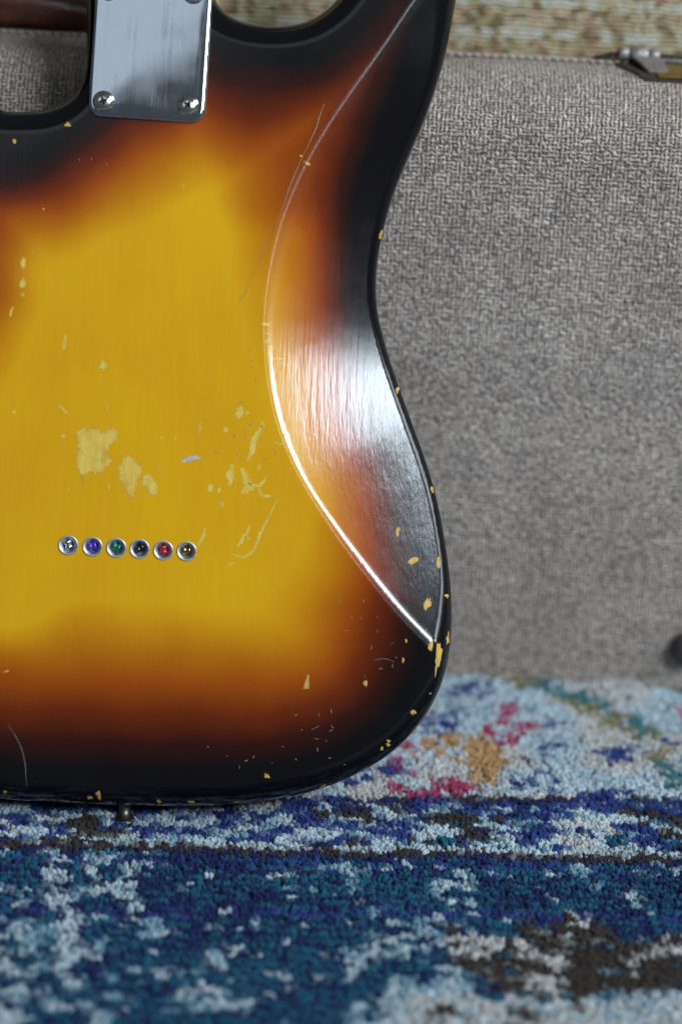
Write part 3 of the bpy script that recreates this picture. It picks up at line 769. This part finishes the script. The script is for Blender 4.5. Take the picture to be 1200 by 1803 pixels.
bm = bmesh.new(); lathe(bm, [(0, 0), (.0016, 0), (.0016, .0038), (0, .0038)], 14, Matrix.Translation((.0115, -.0225, -.0004)))
from_bm('catch_post', bm, M_LATCH, latch)
# leather handle
hp_ = CII @ ray_plane(150, 22, (0, yc + T1 + .02, H + .02), (0, 1, 0))
hx1 = hp_.x + .020; hx0 = hx1 - .150; hy = T1 + .013
handle = empty('carry_handle', ((hx0 + hx1) / 2, hy, H), case)
tag(handle, 'glossy dark brown leather handle on the upper edge of the case')
L = (hx1 - hx0) / 2
pts = []; rad = []
for k in range(25):
    t = -1 + 2 * k / 24
    pts.append((t * (L - .012), 0, .0125 - .005 * abs(t) ** 3)); rad.append(.0150 * (1 - .28 * abs(t) ** 3))
bm = bmesh.new(); tube(bm, pts, rad, 22, .92)
# the seam that runs the length of the grip: pinch a groove into the front upper side
for v in bm.verts:
    c = Vector((v.co.x, 0, .0125 - .005 * abs(v.co.x / (L - .012)) ** 3)); d = v.co - c
    ang = math.degrees(math.atan2(d.z, -d.y))
    g = math.exp(-((ang - 38) / 7) ** 2); v.co = c + d * (1 - .16 * g)
grip = from_bm('grip', bm, M_LEATHER, handle)
bm = bmesh.new()
for k in range(52):
    x = -L + .016 + k * (2 * L - .032) / 51
    for ang in (52, 24):
        t = math.radians(ang); p = Vector((x, -.0150 * math.cos(t), .0123 + .0141 * math.sin(t)))
        tube(bm, [p, p + Vector((.0012, -.0004, .0003)), p + Vector((.0022, 0, 0))], .0005, 5)
o_ = from_bm('stitch_row', bm, M_THREAD, grip); o_['kind'] = 'stuff'
for s in (-1, 1):
    bm = bmesh.new(); tube(bm, [(s * (L - .014), 0, .011), (s * (L - .006), 0, .009), (s * (L + .002), 0, .0045), (s * (L + .008), 0, .001)], [.0085, .0075, .006, .005], 14, .6)
    from_bm('handle_tab', bm, M_LEATHER, handle)
    bm = bmesh.new(); lathe(bm, [(0, 0), (.009, 0), (.009, .0015), (.007, .004), (.003, .0052), (0, .0054)], 18, Matrix.Translation((s * (L + .006), 0, -.001)))
    from_bm('handle_mount', bm, M_LATCH, handle)
# round foot on the face of the case, low down
fp = CII @ ray_plane(1207, 1130, (0, yc, 0), (0, 1, 0))
bm = bmesh.new(); lathe(bm, [(.0085, -.001), (.0085, .004), (.0078, .0075), (.0055, .0098), (.002, .0106), (0, .0107)], 24, Matrix.Rotation(math.pi / 2, 4, 'X'))
foot = from_bm('rubber_foot', bm, M_RUBBER, case); foot.location = (fp.x, 0, fp.z)

# ------------------------------------------------------------------ sofa behind
ys = yc + T1 + T2 + .02
sofa = empty('sofa', (.1, ys, 0)); sofa.rotation_euler = (0, 0, math.radians(-1.0))
tag(sofa, 'beige and olive woven sofa with pink and white flecks behind the case', 'sofa')
from_bm('sofa_base', bevel_box(-.8, .8, .004, .70, .02, .255, .02, 4), M_SOFA, sofa)
from_bm('seat_cushion', bevel_box(-.8, .8, 0, .70, .252, .47, .045, 8), M_SOFA, sofa)

# ------------------------------------------------------------------ floor and rug
bm = bmesh.new(); bmesh.ops.create_grid(bm, x_segments=2, y_segments=2, size=4.0)
fl = from_bm('floor', bm, plain('floor_boards', (.16, .10, .06), .4), None, False); fl.location = (0, 0, -.012); fl['kind'] = 'structure'
rug = empty('rug', (.1, 0, -.012))
tag(rug, 'thick patterned rug in blue, teal, white and brown under the guitar', 'rug')

def vnoise(x, y, seed):
    """smooth value noise, 0..1"""
    xi = np.floor(x).astype(np.int64); yi = np.floor(y).astype(np.int64); fx = x - xi; fy = y - yi
    fx = fx * fx * (3 - 2 * fx); fy = fy * fy * (3 - 2 * fy)
    def h(a_, b_):
        n = (a_ * 374761393 + b_ * 668265263 + seed * 982451653) & 0xffffffff
        n = ((n ^ (n >> 13)) * 1274126177) & 0xffffffff; n ^= n >> 16
        return (n & 0xffff) / 65535.0
    return (h(xi, yi) * (1 - fx) + h(xi + 1, yi) * fx) * (1 - fy) + (h(xi, yi + 1) * (1 - fx) + h(xi + 1, yi + 1) * fx) * fy
def fbm(x, y, seed): return .6 * vnoise(x, y, seed) + .28 * vnoise(x * 2.1, y * 2.1, seed + 7) + .12 * vnoise(x * 4.3, y * 4.3, seed + 13)
def gp(px, py):
    p = ray_plane(px, py, (0, 0, 0), (0, 0, 1)); return np.array((p.x, p.y)) * 1000
def gline(p, q):
    A, B = gp(*p), gp(*q); return lambda X, Y: Y - (A[1] + (B[1] - A[1]) * (X - A[0]) / (B[0] - A[0]))
L1 = gline((0, 1400), (1200, 1408)); L2 = gline((0, 1486), (1200, 1516)); L3 = gline((0, 1594), (1200, 1612))

PAL = {k: np.array(v) for k, v in dict(pale=(.42, .51, .56), white=(.48, .48, .47), lblue=(.17, .30, .38), royal=(.022, .042, .19), navy=(.006, .014, .080), teal=(.007, .092, .155), brown=(.040, .029, .025), grey=(.17, .17, .165), orange=(.42, .25, .11), pink=(.33, .035, .11), olive=(.22, .19, .085), gteal=(.05, .17, .19)).items()}
def rug_colour(X, Y):
    n = len(X); col = np.zeros((n, 3))
    jx = X + 2.2 * rng.normal(size=n) * .5; jy = Y + 2.2 * rng.normal(size=n) * .5
    l1, l2, l3 = L1(jx, jy), L2(jx, jy), L3(jx, jy)
    wob = (fbm(X / 26, Y / 26, 3) - .5) * 5
    l1 = l1 + wob * .6; l2 = l2 + wob; l3 = l3 + wob
    def put(mask, c): col[mask] = PAL[c]
    r1 = rng.random(n)
    # --- field beyond the border: pale
    A = l1 > 0
    f = fbm(X / 22, Y / 22, 21)
    put(A, 'pale'); put(A & (f > .52), 'white'); put(A & (f < .30) & (r1 < .25), 'lblue')
    sc_ = fbm(X / 14, Y / 11, 5); put(A & (sc_ > .78) & (r1 < .8), 'royal'); put(A & (sc_ < .2) & (r1 < .5), 'lblue')
    def seg(p, q, wd, c, prob=.9):
        P, Q = gp(*p), gp(*q); d = Q - P; t = np.clip(((jx - P[0]) * d[0] + (jy - P[1]) * d[1]) / (d @ d), 0, 1)
        dist = np.hypot(jx - P[0] - t * d[0], jy - P[1] - t * d[1]) + (fbm(X / 6, Y / 6, 31) - .5) * wd * .9
        put((dist < wd / 2) & (rng.random(n) < prob), c)
    def poly(pts, wd, c, prob=.9):
        for p, q in zip(pts[:-1], pts[1:]): seg(p, q, wd, c, prob)
    poly([(760, 1308), (845, 1306), (862, 1330), (850, 1368)], 17, 'orange', .8); seg((848, 1318), (862, 1345), 20, 'orange', .7)
    poly([(900, 1242), (862, 1288)], 7, 'pink', .85); poly([(930, 1272), (888, 1310)], 8, 'pink', .75)
    poly([(690, 1330), (700, 1358), (728, 1362)], 6, 'pink', .85); poly([(688, 1382), (720, 1398), (760, 1392), (785, 1372)], 7, 'pink', .85); poly([(800, 1390), (822, 1384)], 10, 'pink'); seg((705, 1306), (722, 1312), 8, 'pink')
    poly([(870, 1192), (940, 1205), (1010, 1232), (1075, 1262), (1140, 1288)], 15, 'olive', .72); poly([(950, 1206), (1010, 1224), (1060, 1240)], 13, 'gteal', .65); seg((1120, 1270), (1140, 1284), 9, 'gteal')
    poly([(1066, 1326), (1110, 1322)], 9, 'royal'); seg((1072, 1340), (1098, 1332), 6, 'royal'); poly([(815, 1214), (848, 1216)], 11, 'royal', .7)
    poly([(735, 1262), (770, 1272), (800, 1256)], 11, 'royal', .6); seg((740, 1285), (790, 1288), 9, 'royal', .55); poly([(950, 1320), (985, 1312)], 7, 'royal', .5); seg((905, 1330), (930, 1336), 6, 'royal', .5)
    poly([(1020, 1400), (1110, 1392)], 6, 'royal', .8); seg((1185, 1350), (1200, 1372), 18, 'gteal', .75); seg((1150, 1330), (1180, 1315), 8, 'olive', .6); seg((610, 1370), (700, 1352), 12, 'royal', .55); seg((1190, 1245), (1200, 1262), 9, 'pink', .5); seg((960, 1360), (980, 1372), 8, 'royal', .5)
    # --- border stripe
    B = (l1 <= 0) & (l2 > 0)
    b1 = fbm(X / 17, Y / 13, 41); b2 = fbm(X / 9, Y / 5.5, 47); b3 = fbm(X / 30, Y / 22, 53)
    put(B, 'royal'); put(B & (b2 > .52), 'lblue'); put(B & (b2 > .60), 'pale'); put(B & (b3 > .58) & (b2 > .40), 'pale'); put(B & (b3 > .60) & (b2 > .58), 'white')
    put(B & (b1 < .40) & (b2 < .58), 'brown'); put(B & (b1 < .30), 'brown'); put(B & (fbm(X / 11, Y / 8, 61) > .68) & (b1 < .5), 'teal'); put(B & (b2 < .30), 'navy')
    put((l1 <= 1.5) & (l1 > -5), 'royal'); put((l1 <= 1.5) & (l1 > -4) & (fbm(X / 9, Y / 9, 67) > .46), 'navy'); put((l1 <= 2.5) & (l1 > -1) & (fbm(X / 15, Y / 9, 68) > .45), 'brown')
    put((l2 < 9) & (l2 > 4) & (fbm(X / 10, Y / 5, 71) > .40), 'pale')
    put((l2 <= 4) & (l2 > -2.5), 'brown'); put((l2 <= -1) & (l2 > -4.5), 'navy')
    # --- teal and navy border
    D = l2 <= -3.5
    wv = np.sin(2 * np.pi * (Y / 6.0 + 1.1 * fbm(X / 16, Y / 30, 81))) + 1.6 * (fbm(X / 9, Y / 7, 83) - .5)
    put(D, 'navy'); put(D & (wv > .0), 'teal'); put(D & (l2 > -14) & (r1 < .35), 'royal'); put(D & (np.abs(l3) < 3.2) & (r1 < .8), 'royal')
    dm = fbm(X / 42, Y / 60, 87); put(D & (dm > .60) & (wv < .5), 'navy')
    fl_ = fbm(X / 24, Y / 30, 91) + .10 * smoothstep(60, -60, X); fr_ = fbm(X / 7, Y / 4.6, 95)
    put(D & (fl_ > .56) & (fr_ > .57), 'lblue'); put(D & (fl_ > .63) & (fr_ > .58) & (r1 < .75), 'pale'); put(D & (fr_ > .76), 'pale')
    poly([(100, 1530), (100, 1580), (128, 1610), (118, 1650), (108, 1710)], 9, 'pale', .7); seg((60, 1660), (90, 1640), 9, 'lblue', .6)
    # brown cloud and the pale figure in the near right
    def zone(pts, c, prob, edge=7):
        Q = np.array([gp(*p) for p in pts]); jj = (fbm(X / 12, Y / 12, 101) - .5) * edge * 2
        px_, py_ = jx + jj, jy + jj; m_ = np.zeros(n, bool); j = len(Q) - 1
        for i in range(len(Q)):
            c_ = ((Q[i, 1] > py_) != (Q[j, 1] > py_)); m_ ^= c_ & (px_ < (Q[j, 0] - Q[i, 0]) * (py_ - Q[i, 1]) / (Q[j, 1] - Q[i, 1] + 1e-9) + Q[i, 0]); j = i
        put(m_ & (rng.random(n) < prob), c); return m_
    zone([(690, 1740), (800, 1728), (900, 1752), (1040, 1748), (1150, 1740), (1400, 1745), (1400, 2100), (640, 2100), (660, 1800)], 'pale', .95)
    Z = zone([(690, 1745), (860, 1750), (1060, 1756), (1400, 1750), (1400, 2100), (640, 2100), (700, 1790)], 'white', .55)
    zone([(700, 1732), (830, 1726), (860, 1740), (720, 1745)], 'lblue', .7, 3); zone([(880, 1748), (1010, 1738), (1130, 1752), (1000, 1762)], 'teal', .75, 4)
    Zb = zone([(790, 1618), (830, 1640), (900, 1660), (910, 1600), (945, 1640), (1000, 1602), (1060, 1625), (1100, 1650), (1300, 1640), (1300, 1735), (1120, 1742), (960, 1750), (880, 1740), (830, 1712), (795, 1680)], 'brown', .95, 5)
    bb = fbm(X / 8, Y / 5, 111); put(Zb & (fbm(X / 20, Y / 14, 113) > .53) & (bb > .47), 'white'); put(Zb & (bb > .72), 'grey')
    put(Z & (fbm(X / 13, Y / 10, 117) > .66), 'brown'); zone([(740, 1772), (800, 1768), (820, 1795), (750, 1803)], 'brown', .8, 4); zone([(890, 1778), (940, 1774), (945, 1800), (900, 1800)], 'brown', .7, 4)
    put(Z & (fbm(X / 15, Y / 9, 119) < .33) & (r1 < .6), 'lblue')
    col *= (1 + rng.normal(0, .08, n))[:, None]; col *= (.88 + .24 * fbm(X / 50, Y / 50, 131))[:, None]
    return np.clip(col, .003, .8)
def rug_height(X, Y):
    """gentle waves in mm; the rug rucks up a little against the foot of the case"""
    h = (fbm(X / 70, Y / 70, 201) - .5) * 3.0
    q = gp(1100, 1200); h += 5.0 * np.exp(-((X - q[0]) / 22) ** 2 - ((Y - q[1] + 6) / 16) ** 2) + 2.5 * np.exp(-((X - q[0] + 60) / 30) ** 2 - ((Y - q[1] + 4) / 14) ** 2)
    h -= 3.0 * np.exp(-((X - q[0] - 26) / 12) ** 2 - ((Y - q[1]) / 20) ** 2)
    h -= .6 * np.exp(-(X / 8) ** 2 - ((Y - 16) / 8) ** 2)              # pressed down by the strap button
    return h
def build_pile():
    sx, sy = 3.1, 2.7                                   # knots; every knot is four strands of one yarn
    xs = np.arange(-155, 425, sx); ysv = np.arange(-285, yc * 1000 + 22, sy)
    KX, KY = np.meshgrid(xs, ysv); KX[1::2] += sx / 2; KX = KX.ravel(); KY = KY.ravel()
    KX = KX + rng.normal(0, .5, len(KX)); KY = KY + rng.normal(0, .35, len(KX))
    kc = .76 * rug_colour(KX, KY) + .24 * rug_colour(KX + rng.normal(0, 2.2, len(KX)), KY + rng.normal(0, 2.0, len(KX))); kh = rng.normal(0, .35, len(KX))
    off = np.array([(-.8, -.6), (.8, -.65), (-.75, .65), (.8, .6)])
    X = (KX[:, None] + off[None, :, 0]).ravel(); Y = (KY[:, None] + off[None, :, 1]).ravel(); n = len(X)
    X = X + rng.normal(0, .35, n); Y = Y + rng.normal(0, .35, n); col = np.repeat(kc, 4, 0) * rng.uniform(.88, 1.12, n)[:, None]
    top = rug_height(X, Y) + np.repeat(kh, 4) + rng.normal(0, .45, n) + (fbm(X / 7, Y / 4, 211) - .5) * 1.2
    behind = Y > yc * 1000 + 1; top = np.where(behind, np.minimum(top, -1.0), top)
    lx_ = rng.normal(0, .6, n); ly_ = rng.normal(-.35, .5, n)
    k = 4; rot = rng.random(n) * 6.28; NV = 9; V = np.zeros((n, NV, 3))
    for i in range(k):
        t = rot + 2 * math.pi * i / k
        V[:, i] = np.stack([X + .8 * np.cos(t), Y + .8 * np.sin(t), np.full(n, -8.0)], 1)
        rr = 1.12 * (1 + rng.normal(0, .15, n))
        V[:, 4 + i] = np.stack([X + lx_ * .6 + 1.1 * rr * np.cos(t), Y + ly_ * .6 + rr * np.sin(t), top - 1.15 + rng.normal(0, .15, n)], 1)
    V[:, 8] = np.stack([X + lx_, Y + ly_, top], 1)
    quads = [(i, (i + 1) % 4, 4 + (i + 1) % 4, 4 + i) for i in range(4)]; tris = [(4 + i, 4 + (i + 1) % 4, 8) for i in range(4)]
    base = (np.arange(n) * NV)[:, None]
    lv = np.concatenate([(base + np.array([v for f in quads for v in f])), (base + np.array([v for f in tris for v in f]))], 1).ravel()
    ls = np.array([4] * 4 + [3] * 4); ls = np.tile(ls, n); st_ = np.concatenate([[0], np.cumsum(ls)[:-1]])
    # loose fibres standing out of every tuft
    NF = 3; m_ = n * NF; own = np.repeat(np.arange(n), NF)
    ang = rng.random(m_) * 6.283; rad_ = .9 * np.sqrt(rng.random(m_)); th = rng.random(m_) * 6.283
    bx = X[own] + lx_[own] * .8 + 1.2 * rad_ * np.cos(ang); by = Y[own] + ly_[own] * .8 + rad_ * np.sin(ang); bz = top[own] - .9 - .35 * rad_
    ln = rng.uniform(.9, 2.1, m_); ox = rng.normal(0, .55, m_) + .35 * np.cos(ang); oy = rng.normal(-.1, .5, m_) + .35 * np.sin(ang); wd = .14
    FV = np.zeros((m_, 3, 3))
    FV[:, 0] = np.stack([bx - wd * np.cos(th), by - wd * np.sin(th), bz], 1); FV[:, 1] = np.stack([bx + wd * np.cos(th), by + wd * np.sin(th), bz], 1)
    FV[:, 2] = np.stack([bx + ox, by + oy, bz + ln], 1)
    allv = np.concatenate([V.reshape(-1, 3), FV.reshape(-1, 3)]); lv = np.concatenate([lv, n * NV + np.arange(m_ * 3)]); ls = np.concatenate([ls, np.full(m_, 3)])
    st_ = np.concatenate([[0], np.cumsum(ls)[:-1]])
    me = bpy.data.meshes.new('pile'); me.vertices.add(len(allv)); me.vertices.foreach_set('co', (allv.reshape(-1) * MM).astype(np.float32))
    me.loops.add(len(lv)); me.loops.foreach_set('vertex_index', lv.astype(np.int32))
    me.polygons.add(len(ls)); me.polygons.foreach_set('loop_start', st_.astype(np.int32)); me.polygons.foreach_set('use_smooth', np.ones(len(ls), bool))
    me.update(calc_edges=True)
    at = me.attributes.new('yarn', 'FLOAT_COLOR', 'POINT')
    cc = np.ones((len(allv), 4), np.float32); cc[:n * NV, :3] = np.repeat(col, NV, 0)
    cc[n * NV:, :3] = np.repeat(np.repeat(col, NF, 0) * rng.uniform(.85, 1.25, m_)[:, None], 3, 0)
    at.data.foreach_set('color', cc.reshape(-1))
    return me
pile = new_obj('pile', build_pile(), M_PILE, rug); pile.matrix_parent_inverse = Matrix.Translation((-.1, 0, .012)); pile['kind'] = 'stuff'
bk = from_bm('rug_backing', bevel_box(-.55, .75, -.75, .55, .001, .0065, .002, 2), plain('rug_backing_weave', (.10, .15, .19), .9), rug, False)
